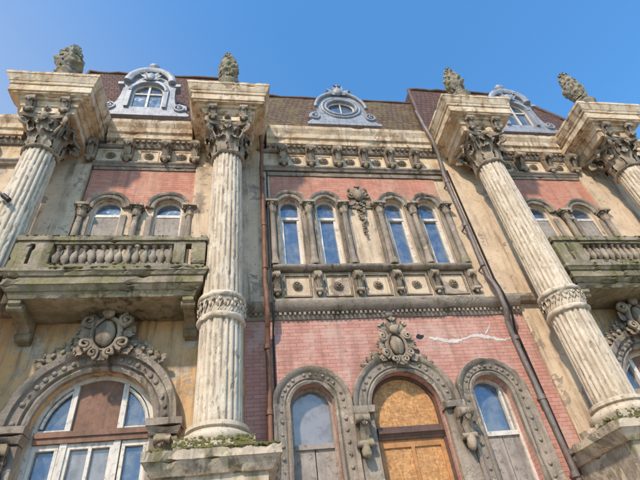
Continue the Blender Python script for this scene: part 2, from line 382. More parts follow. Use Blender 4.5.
# ------------------------------------------------------------------ columns
def flute_for(seed):
    def flute(r,a,z):
        N=22; q=max(0,math.cos(a*N)+.15)/1.15
        cell=noise.noise(Vector((math.floor(a*N/(2*pi)+.5)*3.7+seed*9,z*1.6,1.1)))
        dep=.034 if cell>-.08 else .012
        ch=noise.noise(Vector((math.cos(a)*5+seed,math.sin(a)*5,z*4.5)))
        return r-dep*q-(.016 if ch>.45 else 0)
    return flute
yc=-.9
def column(c,idx):
    flute=flute_for(idx*3.3+1)
    b=B()
    p=[(.415,4.42+i*(6.4-4.42)/50) for i in range(51)]; b.lathe(c,yc,p,176,flute)
    p=[(.405-.03*(i/110)**1.6,6.98+i*(11.5-6.98)/110) for i in range(111)]; b.lathe(c,yc,p,176,flute)
    b.obj("column_shaft",COL,True)
    b=B()
    b.lathe(c,yc,[(.40,6.38),(.46,6.40),(.48,6.45),(.46,6.5),(.43,6.52),(.44,6.86),(.47,6.88),(.49,6.93),(.47,6.98),(.40,7.0)],40)
    for i in range(20):
        a=2*pi*i/20
        q=Vector((math.cos(a),math.sin(a),0))
        b.leaf((c+q.x*.43,yc+q.y*.43,6.52),q,(-q.y*.5,q.x*.5,1),.13,.34,.35)
        a2=a+pi/20; b.ell((c+math.cos(a2)*.46,yc+math.sin(a2)*.46,6.70),(.03,.03,.07),6,5)
    b.rough(.02,9)
    b.lathe(c,yc,[(.60,4.08),(.60,4.1),(.62,4.13),(.60,4.22),(.53,4.24),(.49,4.30),(.53,4.33),(.53,4.39),(.47,4.42),(.42,4.44)],40)
    b.obj("column_band",COL,True)
    b=B()
    b.box(c-.62,c+.62,yc-.62,yc+.62,3.86,4.08)
    b.tbox(c,yc,.86,.82,3.52,.98,.94,3.70,.0); b.tbox(c,yc,1.0,.96,3.7,1.0,.96,3.84,0.0)
    b.tbox(c,yc,.80,.76,0,.80,.76,3.52,0)
    b.tbox(c,yc,.9,.86,0,.9,.86,.5,0)
    b.obj("column_pedestal",DARKST,chip=.035,maxlen=.14)
    b=B()
    for i in range(1100):
        x=c+random.uniform(-.97,.97); y=yc-random.uniform(.2,.94)
        if abs(x-c)<.62 and y>yc-.62: y=yc-random.uniform(.64,.94)
        if noise.noise(Vector((x*2.5,y*2.5,idx)))<-.2: continue
        hgt=.10*max(0,1-(abs(y-(yc-.66)))/.3)
        rr=random.uniform(.010,.036); b.ell((x,y,3.84+random.uniform(0,hgt)),(rr*1.5,rr*1.5,rr*.9),6,4,.3)
    for i in range(400):
        rr=random.uniform(.010,.03); b.ell((c+random.uniform(-.62,.62),yc-.615,3.86+random.random()**2*.24),(rr*1.5,rr*.6,rr),6,4,.3)
    b.obj("pedestal_moss",MOSS,True)
    b=B()
    b.lathe(c,yc,[(.38,11.42),(.43,11.44),(.45,11.48),(.43,11.52),(.38,11.54),(.37,11.6),(.38,12.1),(.45,12.35),(.55,12.48)],32)
    for i in range(8):
        a=2*pi*i/8+pi/8; q=(math.cos(a),math.sin(a),0)
        b.leaf((c+q[0]*.37,yc+q[1]*.37,11.55),q,(0,0,1),.31,.50,1.1)
        a+=pi/8; q=(math.cos(a),math.sin(a),0)
        b.leaf((c+q[0]*.36,yc+q[1]*.36,11.66),q,(0,0,1),.31,.78,.95)
    for i in range(4):
        a=pi/4+i*pi/2; ca,sa=math.cos(a),math.sin(a)
        for sd in (-1,1):
            pts=[]
            for k in range(5):
                t=k/4; pts.append((c+(ca*(.42+.22*t))-sa*sd*.06*(1-t),yc+sa*(.42+.22*t)+ca*sd*.06*(1-t),11.95+.42*t))
            b.tube(pts,.035,6)
        P=[]
        for k in range(26):
            t=k/25; an=pi/2-t*3.6*pi; rr=.135*(1-.8*t)
            o=.66+rr*math.cos(an); P.append((c+ca*o,yc+sa*o,12.34+rr*math.sin(an)))
        b.tube(P,.045,6,.03)
        a=i*pi/2; b.ell((c+math.cos(a)*.52,yc+math.sin(a)*.52,12.52),(.11,.11,.12),8,6,.15)
        for sd in (-1,1):
            P=[]
            for k in range(16):
                t=k/15; an=t*2.6*pi; rr=.085*(1-.8*t)
                tx,ty=-math.sin(a)*sd,math.cos(a)*sd
                o=.14+rr*math.cos(an); P.append((c+math.cos(a)*.47+tx*o,yc+math.sin(a)*.47+ty*o,12.33+rr*math.sin(an)))
            b.tube(P,.026,6)
    b.rough(.045,6)
    b.obj("capital_acanthus",CAP,True)
    b=B()
    poly=[]
    for i in range(4):
        a0=pi/4+i*pi/2; a1=a0+pi/2
        p0=Vector((math.cos(a0),math.sin(a0)))*.86; p1=Vector((math.cos(a1),math.sin(a1)))*.86
        mid=Vector((math.cos((a0+a1)/2),math.sin((a0+a1)/2)))
        for k in range(9):
            t=(k+.4)/8.8; p=p0.lerp(p1,t)-mid*.13*math.sin(pi*t); poly.append((p.x,p.y))
    n=len(poly)
    for z0,z1,s0,s1 in ((12.50,12.57,.94,1.0),(12.57,12.655,1.0,1.0)):
        v=[(c+p[0]*s0,yc+p[1]*s0,z0) for p in poly]+[(c+p[0]*s1,yc+p[1]*s1,z1) for p in poly]
        b.addv(v,[tuple(range(n)),tuple(reversed(range(n,2*n)))]+[(i,(i+1)%n,n+(i+1)%n,n+i) for i in range(n)])
    b.obj("capital_abacus",CAP)
    b=B()
    hx,hy=.66,.52
    b.tbox(c,yc,hx,hy,12.66,hx,hy,12.92,-.06)
    b.tbox(c,yc,hx+.04,hy+.04,12.92,hx+.08,hy+.08,13.1,-.06)
    b.tbox(c,yc,hx+.14,hy+.14,13.1,hx+.16,hy+.16,13.18,.2)
    b.tbox(c,yc,hx+.30,hy+.26,13.18,hx+.30,hy+.26,13.24,.2)
    b.tbox(c,yc,hx+.36,hy+.30,13.24,hx+.36,hy+.30,13.50,.2)
    b.tbox(c,yc,hx+.39,hy+.33,13.50,hx+.41,hy+.35,13.60,.2)
    b.tbox(c,yc,hx+.42,hy+.36,13.60,hx+.50,hy+.44,13.82,.2)
    b.tbox(c,yc,hx+.51,hy+.45,13.82,hx+.51,hy+.45,13.92,.2)
    b.obj("entablature_block",WHITEC,chip=.03,maxlen=.14)
    b=B()
    for dx in (-.42,.42): console(b,c+dx,yc-hy,12.66,.46,.2,.24)
    rosette(b,c-.02,yc-hy,12.80,.1)
    b.rough(.03,7)
    b.obj("block_consoles",CAP,True)
    b=B(); b.lathe(c,-1.3,[(.34,13.92),(.34,14.1),(.29,14.14),(.25,14.25),(.25,14.55),(.30,14.62),(.32,14.72),(.18,14.78)],8); b.rough(.04,5); b.obj("finial_pedestal",LICH,True)
for i,c in enumerate((CA,CB,CC,CD)): column(c,i)
def finial(c,seed,H=1.5,lean=0,wf=.85):
    random.seed(seed)
    b=B(); y=-1.3; z0=14.76
    pr=[(.12,0),(.22,.03),(.25,.12),(.17,.18),(.22,.26),(.31,.42),(.335,.60),(.31,.82),(.25,1.02),(.185,1.2),(.12,1.35),(.06,1.46),(.01,1.5)]
    pr2=[]
    for i in range(70):
        zz=1.5*i/69
        for k in range(len(pr)-1):
            if pr[k][1]<=zz<=pr[k+1][1]+1e-6:
                t=(zz-pr[k][1])/(pr[k+1][1]-pr[k][1]); rr=pr[k][0]+(pr[k+1][0]-pr[k][0])*t; break
        pr2.append((rr*wf,z0+zz*H/1.5))
    def rf(r,a,z):
        u=(z-z0)*1.5/H
        sc_=.03*math.sin(a*8+ (pi if int(u/.16)%2 else 0))*abs(math.sin(pi*u/.16)) if u>.22 else 0
        return r*(1+.22*noise.noise(Vector((math.cos(a)*1.6+seed,math.sin(a)*1.6,z*2.4))))+sc_+.05*noise.noise(Vector((math.cos(a)*4,math.sin(a)*4+seed,z*8)))
    b.lathe(c,y,pr2,48,rf)
    for row in range(7):
        zz=z0+(.22+row*.17)*H/1.5; rr=[.24,.31,.33,.29,.24,.18,.10][row]*wf
        for k in range(8):
            a=2*pi*(k+.5*(row%2))/8+random.uniform(-.12,.12)
            if random.random()<.3: continue
            q=(math.cos(a),math.sin(a),0)
            b.leaf((c+q[0]*rr*.88,y+q[1]*rr*.88,zz),q,(-q[0]*.1,-q[1]*.1,1),.15,.22*random.uniform(.8,1.2)*H/1.5,.55)
    b.v=[(p[0]+lean*(p[2]-z0)**2,p[1],p[2]) for p in b.v]
    b.rough(.05,6)
    b.obj("stone_pinecone_finial",LICH,True,parent=None,origin=(c,y,z0))
finial(CA-.12,1,1.75,0,1.05); finial(CB-.07,4,1.85,0,.9); finial(CC-.02,7,1.75,0,.85); finial(CD-.05,10,2.0,0.0,.9)
random.seed(11)
# ------------------------------------------------------------------ roofs
def gridroof(name,bl,br,tr_,tl,mat,nx=60,nz=22):
    b=B(); v=[];f=[]
    bl,br,tr_,tl=map(Vector,(bl,br,tr_,tl))
    nrm=(br-bl).cross(tl-bl).normalized()
    for j in range(nz+1):
        for i in range(nx+1):
            s=i/nx;t=j/nz; p=bl.lerp(br,s).lerp(tl.lerp(tr_,s),t)
            e=0 if j in(0,nz) else 1
            p=p+nrm*(.05*noise.noise(Vector((p.x*.8,0,p.z*.8)))+.03*noise.noise(Vector((p.x*4,5,p.z*4))))*e
            v.append(tuple(p))
    for j in range(nz):
        for i in range(nx): o=j*(nx+1)+i; f.append((o,o+1,o+nx+2,o+nx+1))
    b.addv(v,f); b.obj(name,mat,True)
def quadobj(name,vs,fs,mat):
    b=B(); b.addv(vs,fs); return b.obj(name,mat)
gridroof("roof_centre",(-1.2,.1,13.88),(8,.1,13.88),(8,1.05,18.0),(-1.2,1.05,18.0),ROOFC)
quadobj("roof_centre_top",[(8,1.05,18.0),(-1.2,1.05,18.0),(8,9,18.6),(-1.2,9,18.6)],[(1,0,2,3)],ROOFC)
def sideroof(x0,x1,tx0,tx1):
    gridroof("roof_pavilion",(x0,-.02,13.88),(x1,-.02,13.88),(tx1,1.0,19.0),(tx0,1.0,19.0),ROOFS)
    quadobj("roof_pavilion_sides",[(x0,-.02,13.88),(x1,-.02,13.88),(tx1,1.0,19.0),(tx0,1.0,19.0),(x0,9,13.88),(x1,9,13.88),(tx1,8,19.0),(tx0,8,19.0)],[(1,5,6,2),(4,0,3,7),(3,2,6,7),(5,4,7,6)],ROOFS)
sideroof(-6.0,.3,-5.95,-.9); sideroof(6.25,14.3,7.0,11.6)
b=B()
def wob(a,b_,n=14,amt=.025):
    a=Vector(a);b_=Vector(b_); return [tuple(a.lerp(b_,i/n)+Vector((0,random.uniform(-amt,amt),random.uniform(-amt,amt)))) for i in range(n+1)]
b.tube(wob((-1.0,1.05,18.02),(7.3,1.05,18.02),24),.07); b.tube(wob((-5.95,1.0,19.02),(-.9,1.0,19.02)),.08); b.tube(wob((7.0,1.0,19.02),(11.6,1.0,19.02)),.08)
b.tube([(6.25,-.02,13.9),(7.0,1.0,19.02)],.08); b.tube([(14.3,-.02,13.9),(11.6,1.0,19.02)],.08); b.tube([(-6.0,-.02,13.9),(-5.95,1.0,19.02)],.08)
b.box(-9,16,-.42,-.2,13.91,13.96)
b.obj("ridge_flashing",DWOOD,True)
b=B(); b.box(10.4,10.9,3,3.6,18,19.9); b.obj("chimney",BRICKR)
def sidedormer(cx,z):
    b=B(); y=-.02
    half=[(1.35,0),(1.35,.18),(1.22,.30),(1.32,.45),(1.28,.62),(1.12,.68),(.98,.62),(.92,.75),(.86,1.1),(.84,1.6),(1.0,1.66),(1.0,1.8),(.86,1.84)]
    arc=[(.84*math.cos(a),1.86+.62*math.sin(a)) for a in [i*pi/20 for i in range(1,10)]]
    pts=half+arc
    right=[(cx+x,z+h) for x,h in pts]; left=[(cx-x,z+h) for x,h in reversed(pts)]
    hole=[(p[0],p[1]) for p in archpoly(cx,z+.45,z+1.35,.52,18)]
    b.prismY(right+[(cx,z+2.48)]+left,y-.12,y+.1,[hole])
    b.box(cx-.82,cx+.82,y+.1,1.3,z,z+.449); 
    for s in (-1,1): b.box(cx+s*.7-.12,cx+s*.7+.12,y+.1,1.3,z+.45,z+1.85)
    b.box(cx-.58,cx+.58,y+.1,1.3,z+1.88,z+2.2)
    b.box(cx-1.42,cx+1.42,y-.22,y+.1,z-.12,z)
    b.arch(cx,z+1.35,z+1.35,[(.52,y-.12),(.52,y-.2),(.6,y-.22),(.66,y-.18),(.66,y-.12)],20,False)
    for s in (-1,1):
        b.box(cx+s*.59-.07,cx+s*.59+.07,y-.19,y-.12,z+.42,z+1.35)
        b.spiral((cx+s*1.1,y-.14,z+.42),.2,1.6,.04,s,start=pi/2)
    b.arch(cx,z+1.84,z+1.86,[(.60,y-.12),(.60,y-.24),(.70,y-.30),(.80,y-.30),(.86,y-.24),(.86,y-.12)],20,False)
    b.box(cx-1.02,cx-.84,y-.2,y-.12,z+1.66,z+1.8); b.box(cx+.84,cx+1.02,y-.2,y-.12,z+1.66,z+1.8)
    b.lathe(cx,y-.1,[(.1,z+2.6),(.14,z+2.7),(.07,z+2.76),(.17,z+2.88),(.19,z+2.98),(.12,z+3.1),(.03,z+3.2)],14)
    for s in (-1,1): b.leaf((cx+s*.05,y-.25,z+1.98),(0,-1,0),(s*.7,0,1),.25,.45,.4)
    b.ell((cx,y-.26,z+2.1),(.16,.08,.2),10,7)
    b.rough(.015,5)
    b.obj("dormer_surround",ZINC,True)
    b=B(); b.arch(cx,z+.46,z+1.35,[(.515,y-.02),(.515,y-.06),(.45,y-.06),(.45,y-.02)],20,True)
    b.box(cx-.035,cx+.035,y-.065,y-.02,z+.46,z+1.83); b.box(cx-.47,cx-.036,y-.06,y-.02,z+1.28,z+1.34); b.box(cx+.036,cx+.47,y-.06,y-.02,z+1.28,z+1.34); b.box(cx-.47,cx+.47,y-.055,y-.02,z+.46,z+.52)
    b.obj("dormer_window_frame",WHITE)
    b=B(); b.prismY(archpoly(cx,z+.452,z+1.35,.515),y-.015,y+.0); b.obj("dormer_window_glass",GLASS)
sidedormer(-3.2,14.62); sidedormer(10.15,14.55)
def ovaldormer(cx,z):
    b=B(); y=-.0
    N=40
    pts=[(1.2,0),(1.2,.15),(1.08,.25),(1.2,.42),(1.14,.62),(.98,.7),(.90,.62),(.86,.9),(.80,1.2),(.66,1.5),(.45,1.72),(.22,1.82)]
    rt=[(cx+a,z+h) for a,h in pts]; lf=[(cx-a,z+h) for a,h in reversed(pts)]
    hole=[(cx+.5*math.cos(2*pi*i/N),z+.98+.40*math.sin(2*pi*i/N)) for i in range(N)]
    b.prismY(rt+lf,y-.12,y+.1,[hole])
    b.box(cx-.84,cx+.84,y+.1,1.2,z,z+.5); b.box(cx-.5,cx+.5,y+.1,1.2,z+1.42,z+1.7)
    for s in (-1,1): b.box(cx+s*.66-.13,cx+s*.66+.13,y+.1,1.2,z+.5,z+1.42)
    b.box(cx-1.28,cx+1.28,y-.2,y+.1,z-.12,z)
    for r0,dy in ((.56,.14),(.68,.12)):
        P=[(cx+r0*math.cos(2*pi*i/N),y-dy,z+.98+(r0-.1)*math.sin(2*pi*i/N)) for i in range(N+1)]; b.tube(P,.055,8)
    P=[]
    for i in range(21):
        a=pi*i/20; P.append((cx+.9*math.cos(a),y-.16,z+.95+.92*math.sin(a)))
    b.tube(P,.07,8)
    for s in (-1,1): b.spiral((cx+s*1.0,y-.14,z+.42),.2,1.6,.045,s,start=pi/2)
    b.ell((cx,y-.2,z+1.9),(.18,.1,.2),10,7); b.leaf((cx,y-.2,z+1.85),(0,-1,0),(0,0,1),.4,.45,.4)
    for s in (-1,1): b.leaf((cx+s*.1,y-.2,z+1.78),(0,-1,0),(s,0,.5),.25,.4,.4)
    b.rough(.015,5)
    b.obj("oval_dormer_surround",ZINC,True)
    b=B(); P=[(cx+.47*math.cos(2*pi*i/N),y-.04,z+.98+.37*math.sin(2*pi*i/N)) for i in range(N+1)]; b.tube(P,.035,6)
    b.box(cx-.02,cx+.02,y-.06,y-.03,z+.62,z+1.34); b.obj("oval_window_frame",WHITE)
    b=B(); b.prismY([(cx+.52*math.cos(2*pi*i/N),z+.98+.42*math.sin(2*pi*i/N)) for i in range(N)],y+.0,y+.02); b.obj("oval_window_glass",GLASS)
ovaldormer(3.35,14.6)
# ------------------------------------------------------------------ upper centre windows
fr=B(); gl=B(); bd=B(); tr=B(); cp=B()
def framewin(cx,z0,zs,r,y,fw=.055,transom=None,mull=True):
    fr.arch(cx,z0,zs,[(r,y),(r,y-.06),(r-fw,y-.07),(r-fw,y)],20,True)
    fr.box(cx-r+fw,cx+r-fw,y-.07,y,z0,z0+.07)
    if transom: fr.box(cx-r+fw,cx+r-fw,y-.075,y,transom-.045,transom+.045)
    if mull: fr.box(cx-.03,cx+.03,y-.065,y,z0+.07,(transom-.045) if transom else zs+r-fw)
for i,x in enumerate(upw_c):
    framewin(x,8.55,10.75,.30,.18,.06,10.35,False)
    fr.box(x-.24,x-.185,.125,.18,8.62,10.30); fr.box(x+.185,x+.24,.125,.18,8.62,10.30)
    fr.box(x-.184,x+.184,.13,.18,8.63,8.68)
    gl.prismY(archpoly(x,8.552,10.75,.295),.182,.20)
    tr.arch(x,10.75,10.75,[(.30,-.0),(.30,-.07),(.34,-.10),(.40,-.09),(.42,-.13),(.49,-.15),(.51,-.10),(.51,0)],24,False)
    for s in (-1,1): tr.box(x+s*.33-.028,x+s*.33+.028,-.05,.05,8.55,10.75)
cols=[CX+s*o for s in (-1,1) for o in (.52,1.515,2.52)]
for x in cols:
    tr.lathe(x,-.10,[(.13,8.55),(.13,8.68),(.11,8.70),(.095,8.78),(.085,8.8),(.08,10.35),(.10,10.37),(.085,10.40)],16)
    cp.lathe(x,-.10,[(.085,10.38),(.10,10.55),(.15,10.68)],14)
    for k in range(8):
        a=2*pi*k/8; q=(math.cos(a),math.sin(a),0); cp.leaf((x+q[0]*.085,-.1+q[1]*.085,10.40),q,(0,0,1),.09,.26,.9)
    cp.box(x-.17,x+.17,-.27,-.0,10.68,10.76)
    tr.box(x-.16,x+.16,-.05,0.0,8.55,10.68)
tr.prismX([(0,10.66),(-.04,10.66),(-.06,10.74),(0,10.76)],CX-.5,CX+.5)
for (x0,x1) in ((.66,5.84),):
    tr.prismX([(0,8.40),(-.12,8.40),(-.18,8.45),(-.20,8.49),(-.20,8.53),(0,8.55)],x0,x1)
    tr.prismX([(0,7.42),(-.22,7.42),(-.22,7.48),(-.14,7.56),(0,7.58)],x0,x1)
tr.prismX([(-.0,7.03),(-.06,7.03),(-.10,7.10),(-.10,7.18),(-.18,7.22),(-.26,7.32),(-.28,7.40),(-.0,7.42)],.02,6.7)
for i in range(60):
    xx=.1+i*.11
    if xx<6.65 and random.random()>.05: tr.box(xx,xx+.055,-.155,-.10,7.11,7.18)
pn=B()
for k in range(-2,3):
    x=CX+k*1.0
    for (a,b_,c_,d_) in ((x-.33,x+.33,7.66,7.70),(x-.33,x+.33,8.28,8.32),(x-.33,x-.29,7.70,8.28),(x+.29,x+.33,7.70,8.28)):
        pn.box(a,b_,-.05,-.0,c_,d_)
    rosette(cp,x,-.0,7.99,.12)
pn.obj("panel_frames",GREY)
for k in range(6):
    x=CX+(-2.5+k)*1.0
    tr.box(x-.12,x+.12,-.06,0,7.58,8.40); console(cp,x,-.06,7.72,.6,.16,.15)
cp.ell((CX,-.1,11.1),(.17,.12,.2),10,8)
for s in (-1,1):
    cp.spiral((CX+s*.24,-.08,11.12),.13,1.4,.04,s,start=pi/2); cp.leaf((CX+s*.1,-.05,10.95),(0,-1,0),(s*.8,0,-.6),.16,.35,.4); cp.leaf((CX+s*.08,-.05,11.2),(0,-1,0),(s*.7,0,.7),.16,.3,.4)
cp.leaf((CX,-.06,11.2),(0,-1,0),(0,0,1),.22,.32,.6)
for k in range(20):
    t=k/19; wdt=.15*(1-t)+.02; z=10.9-1.3*t
    for j in range(3):
        s=random.uniform(.025,.05)*(1.25-.6*t); cp.ell((CX+random.uniform(-wdt,wdt),-.06,z+random.uniform(-.03,.03)),(s*1.2,s,s),7,5,.15)
# ------------------------------------------------------------------ bays upper windows
for c in (LB,RB):
    for i,x in enumerate(bayw(c)):
        framewin(x,8.0,10.55,.36,.16,.055,10.38,False)
        gl.prismY(archpoly(x,10.36,10.55,.355),.162,.18)
        bd.box(x-.30,x+.30,.10,.16,8.05,10.33)
        tr.arch(x,10.55,10.55,[(.36,0),(.36,-.06),(.40,-.09),(.46,-.08),(.48,-.12),(.55,-.14),(.57,-.09),(.57,0)],24,False)
        for s in (-1,1):
            tr.box(x+s*.44-.07,x+s*.44+.07,-.05,0,8.0,10.3)
    for x in (c-1.33,c,c+1.33):
        tr.lathe(x,-.10,[(.12,7.7),(.12,8.0),(.09,8.05),(.08,10.15),(.10,10.18),(.08,10.2)],14)
        cp.lathe(x,-.10,[(.08,10.2),(.10,10.36),(.15,10.48)],12)
        for k in range(8):
            a=2*pi*k/8; q=(math.cos(a),math.sin(a),0); cp.leaf((x+q[0]*.08,-.1+q[1]*.08,10.2),q,(0,0,1),.09,.26,.9)
        cp.box(x-.17,x+.17,-.27,0,10.48,10.56)
    tr.prismX([(-.0,12.06),(-.06,12.06),(-.09,12.14),(0,12.2)],c-1.4,c+1.4)
tr.prismX([(-.0,11.97),(-.06,11.97),(-.09,12.08),(0,12.15)],.66,6.1)
# ------------------------------------------------------------------ cartouche
def spray(b,x,y,z,dx,dz,n,w,h):
    for k in range(n):
        t=k/max(1,n-1); px=x+dx*t; pz=z+dz*t
        for s in (-1,1):
            d=Vector((dx,0,dz)).normalized(); u=(d+Vector((-d.z,0,d.x))*s*.8).normalized()
            b.leaf((px,y,pz),(0,-1,0),u,w*(1-.4*t),h*(1-.4*t),.5)
        b.ell((px,y-.04,pz),(.045,.04,.045),7,5,.1)
def cartouche(b,cx,y,cz,s):
    b.ell((cx,y-.05*s,cz-.04*s),(.20*s,.14*s,.30*s),14,10)
    P=[(cx+.27*s*math.cos(2*pi*i/24),y-.04*s,cz-.04*s+.38*s*math.sin(2*pi*i/24)) for i in range(25)]; b.tube(P,.06*s,7)
    for sg in (-1,1):
        b.spiral((cx+sg*.36*s,y-.05*s,cz+.26*s),.15*s,1.6,.06*s,sg,start=pi/2)
        b.spiral((cx+sg*.34*s,y-.05*s,cz-.26*s),.14*s,1.6,.055*s,-sg,start=-pi/2)
        b.spiral((cx+sg*.15*s,y-.1*s,cz-.48*s),.11*s,1.5,.04*s,-sg,start=-pi/2)
        b.leaf((cx+sg*.3*s,y,cz),(0,-1,0),(sg,0,.15),.24*s,.28*s,.6)
        b.leaf((cx+sg*.15*s,y,cz+.36*s),(0,-1,0),(sg*.7,0,1),.26*s,.40*s,.6)
        b.leaf((cx+sg*.3*s,y,cz-.3*s),(0,-1,0),(sg,0,-.5),.22*s,.28*s,.6)
    b.leaf((cx,y-.02,cz+.36*s),(0,-1,0),(0,0,1),.36*s,.50*s,.6)
    b.ell((cx,y-.12*s,cz+.42*s),(.13*s,.11*s,.15*s),10,7,.08)
    b.leaf((cx,y-.05,cz-.35*s),(0,-1,0),(0,0,-1),.26*s,.3*s,.5)
# ------------------------------------------------------------------ bays lower arch
for c in (LB,RB):
    tr.arch(c,2.0,4.9,[(1.08,0),(1.08,-.10),(1.14,-.14),(1.2,-.12),(1.22,-.18),(1.38,-.20),(1.40,-.26),(1.52,-.30),(1.56,-.22),(1.56,0)],40,False)
    for i in range(23):
        a=pi*(i+.5)/23
        if abs(a-pi/2)<.16 or random.random()<.1: continue
        tr.ell((c+1.30*math.cos(a),-.20,4.9+1.30*math.sin(a)),(.05,.03,.05),8,5)
    for s in (-1,1):
        x=c+s*1.32
        tr.box(x-.24,x+.24,-.2,0,0,4.62); tr.tbox(x,-.12,.25,.12,4.62,.31,.20,4.76,0.0); tr.box(x-.32,x+.32,-.34,0,4.765,4.9)
        cp.leaf((x,-.22,4.0),(0,-1,0),(0,0,1),.3,.6,.6)
        console(cp,x,-.2,4.1,.5,.24,.14)
    cartouche(cp,c,-.32,6.68,1.0)
    spray(cp,c-.42,-.24,6.50,-.65,-.35,5,.2,.26); spray(cp,c+.42,-.24,6.50,.65,-.35,5,.2,.26)
    y=.22
    fr.arch(c,1.0,4.9,[(1.08,y),(1.08,y-.07),(.99,y-.09),(.99,y)],36,True)
    bd2=B(); bd2.box(c-.99,c+.99,y-.13,y,4.70,4.86); bd2.box(c-.99,c+.99,y-.16,y-.13,4.80,4.90); bd2.obj("window_transom_beam",BRBOARD)
    for s in (-1,1):
        fr.box(c+s*.46-.05,c+s*.46+.05,y-.10,y,4.90,4.9+.88); fr.box(c+s*.46-.06,c+s*.46+.06,y-.10,y,1.0,4.70)
        fr.box(min(c+s*.51,c+s*.99),max(c+s*.51,c+s*.99),y-.06,y,4.90,4.96)
        n=10; a_=[math.acos(.51/.99)*k/n for k in range(n+1)]
        P=[(c+s*.94*math.cos(t),y-.05,4.9+.94*math.sin(t)) for t in a_[1:]]
        fr.tube(P,.035,5)
        for (x0,x1) in ((.54,.60),(.92,.985)):
            fr.box(min(c+s*x0,c+s*x1),max(c+s*x0,c+s*x1),y-.07,y,1.1,4.60)
        fr.box(min(c+s*.54,c+s*.985),max(c+s*.54,c+s*.985),y-.075,y,4.60,4.695)
        gl.prismY(rect(min(c+s*.51,c+s*1.0),max(c+s*.51,c+s*1.0),1.0,4.72),y+.002,y+.02)
    fr.box(c-.40,c+.40,y-.07,y,4.60,4.695)
    for q in (-.40,-.03,.34): fr.box(c+q,c+q+.06,y-.07,y,1.1,4.60)
    dg=B(); dg.box(c-.41,c+.41,y+.002,y+.02,1.0,4.7); dg.obj("dusty_window_pane",GLASSD)
    P=[(c-.41,4.9),(c+.41,4.9)]
    am=math.acos(.41/.985)
    P+=[(c+.985*math.cos(am+(pi-2*am)*k/12),4.9+.985*math.sin(am+(pi-2*am)*k/12)) for k in range(13)]
    q=B(); q.prismY(P,y-.04,y); q.obj("boarded_panel",BRBOARD)
    for s in (-1,1):
        am2=math.acos(.51/.985)
        P=[(c+s*.51,4.9),(c+s*.985,4.9)]+[(c+s*.985*math.cos(am2*k/10),4.9+.985*math.sin(am2*k/10)) for k in range(1,11)]
        gl.prismY(P,y+.002,y+.02)
# ------------------------------------------------------------------ centre lower arches
for i,(cx,z0,zs,r) in enumerate(lowc):
    door=(i==1)
    R=1.14 if door else .80
    pr=[(r,-.03),(r,-.12),(r+.05,-.15),(r+.09,-.12),(r+.11,-.15),(R-.12,-.16),(R-.10,-.20),(R-.02,-.23),(R,-.18),(R,-.03)]
    tr.arch(cx,(3.0 if not door else 0),zs,pr,32,not door)
    if not door: tr.box(cx-.82,cx+.82,-.3,-.03,1.3,1.6)
    nb=19 if door else 15
    for k in range(nb):
        a=pi*(k+.5)/nb; rm=(r+R)/2
        if random.random()<.1: continue
        tr.ell((cx+rm*math.cos(a),-.16,zs+rm*math.sin(a)),(.04,.028,.04),8,5)
    if door:
        for s in (-1,1):
            x=cx+s*.94
            tr.box(x-.19,x+.19,-.16,-.03,0,zs-.14); tr.box(x-.22,x+.22,-.28,-.03,zs-.14,zs)
            console(cp,x+s*.10,-.16,4.15,.60,.26,.26); cp.ell((x+s*.1,-.3,4.07),(.1,.1,.14),8,6,.15)
    if not door:
        for k in range(8):
            for s in (-1,1): tr.ell((cx+s*(r+R)/2,-.16,4.95-k*.22),(.04,.028,.04),8,5)
        y=.2
        q=B(); q.arch(cx,1.6,zs,[(r,y),(r,y-.08),(r-.06,y-.09),(r-.06,y)],24,True); q.box(cx-r+.06,cx+r-.06,y-.10,y,4.28,4.37)
        if i==2: q.box(cx-.33,cx-.28,y-.08,y,4.38,zs+.22); q.box(cx+.28,cx+.33,y-.08,y,4.38,zs+.22)
        q.obj("window_frame_arched",WHITE if i==2 else BOARD)
        g=B(); g.prismY(archpoly(cx,4.3,zs,r-.005),y+.002,y+.02); g.obj("arched_window_pane",GLASS if i==2 else GLASSD)
        bd.box(cx-r+.06,cx-.01,y-.06,y-.001,1.6,4.28); bd.box(cx+.01,cx+r-.06,y-.055,y-.002,1.6,4.28)
    else:
        y=.2
        q=B(); q.arch(cx,0.02,zs,[(r,y),(r,y-.10),(r-.07,y-.11),(r-.07,y)],28,True)
        q.tbox(cx,y-.06,r-.07,.06,4.34,r-.07,.12,4.44,y); q.box(cx-r+.07,cx+r-.07,y-.2,y,4.44,4.56); q.obj("door_frame",DWOOD)
        q=B(); q.prismY(archpoly(cx,4.56,zs,r-.07),y-.05,y-.02); q.box(cx-r+.15,cx-.035,y-.05,y-.02,.02,4.2); q.box(cx+.035,cx+r-.15,y-.05,y-.02,.02,4.2); q.obj("osb_boarding",OSB)
        q=B(); q.box(cx-r+.07,cx+r-.07,y-.08,y-.01,4.2,4.34)
        for a,b_ in ((-r+.07,-r+.15),(-.035,.035),(r-.15,r-.07)): q.box(cx+a,cx+b_,y-.08,y-.01,.02,4.2)
        q.obj("door_timber",WOOD)
cartouche(cp,CX+.02,-.22,6.22,.78)
spray(cp,CX-.35,-.10,6.08,-.35,-.25,3,.16,.22); spray(cp,CX+.35,-.10,6.08,.35,-.25,3,.16,.22)
cp.rough(.03,7)
fr.obj("window_frames",WHITE); gl.obj("window_glass",GLASS); bd.obj("window_boards",BOARD); tr.obj("stone_trim",GREY,True,chip=.022,maxlen=.3); cp.obj("carved_ornament",CAP,True)
b=B(); b.box(-5.2,12.3,.36,.9,0,12.2); b.obj("interior_dark",DARKIN)
def smear(name,pts,mat,y=-.036):
    b=B(); up=[];lo=[]
    for x,z,wd in pts: up.append((x,z+wd)); lo.append((x,z-wd))
    b.prismY(up+lo[::-1],y,-.031); return b.obj(name,mat)
random.seed(3)
P=[];x=4.15
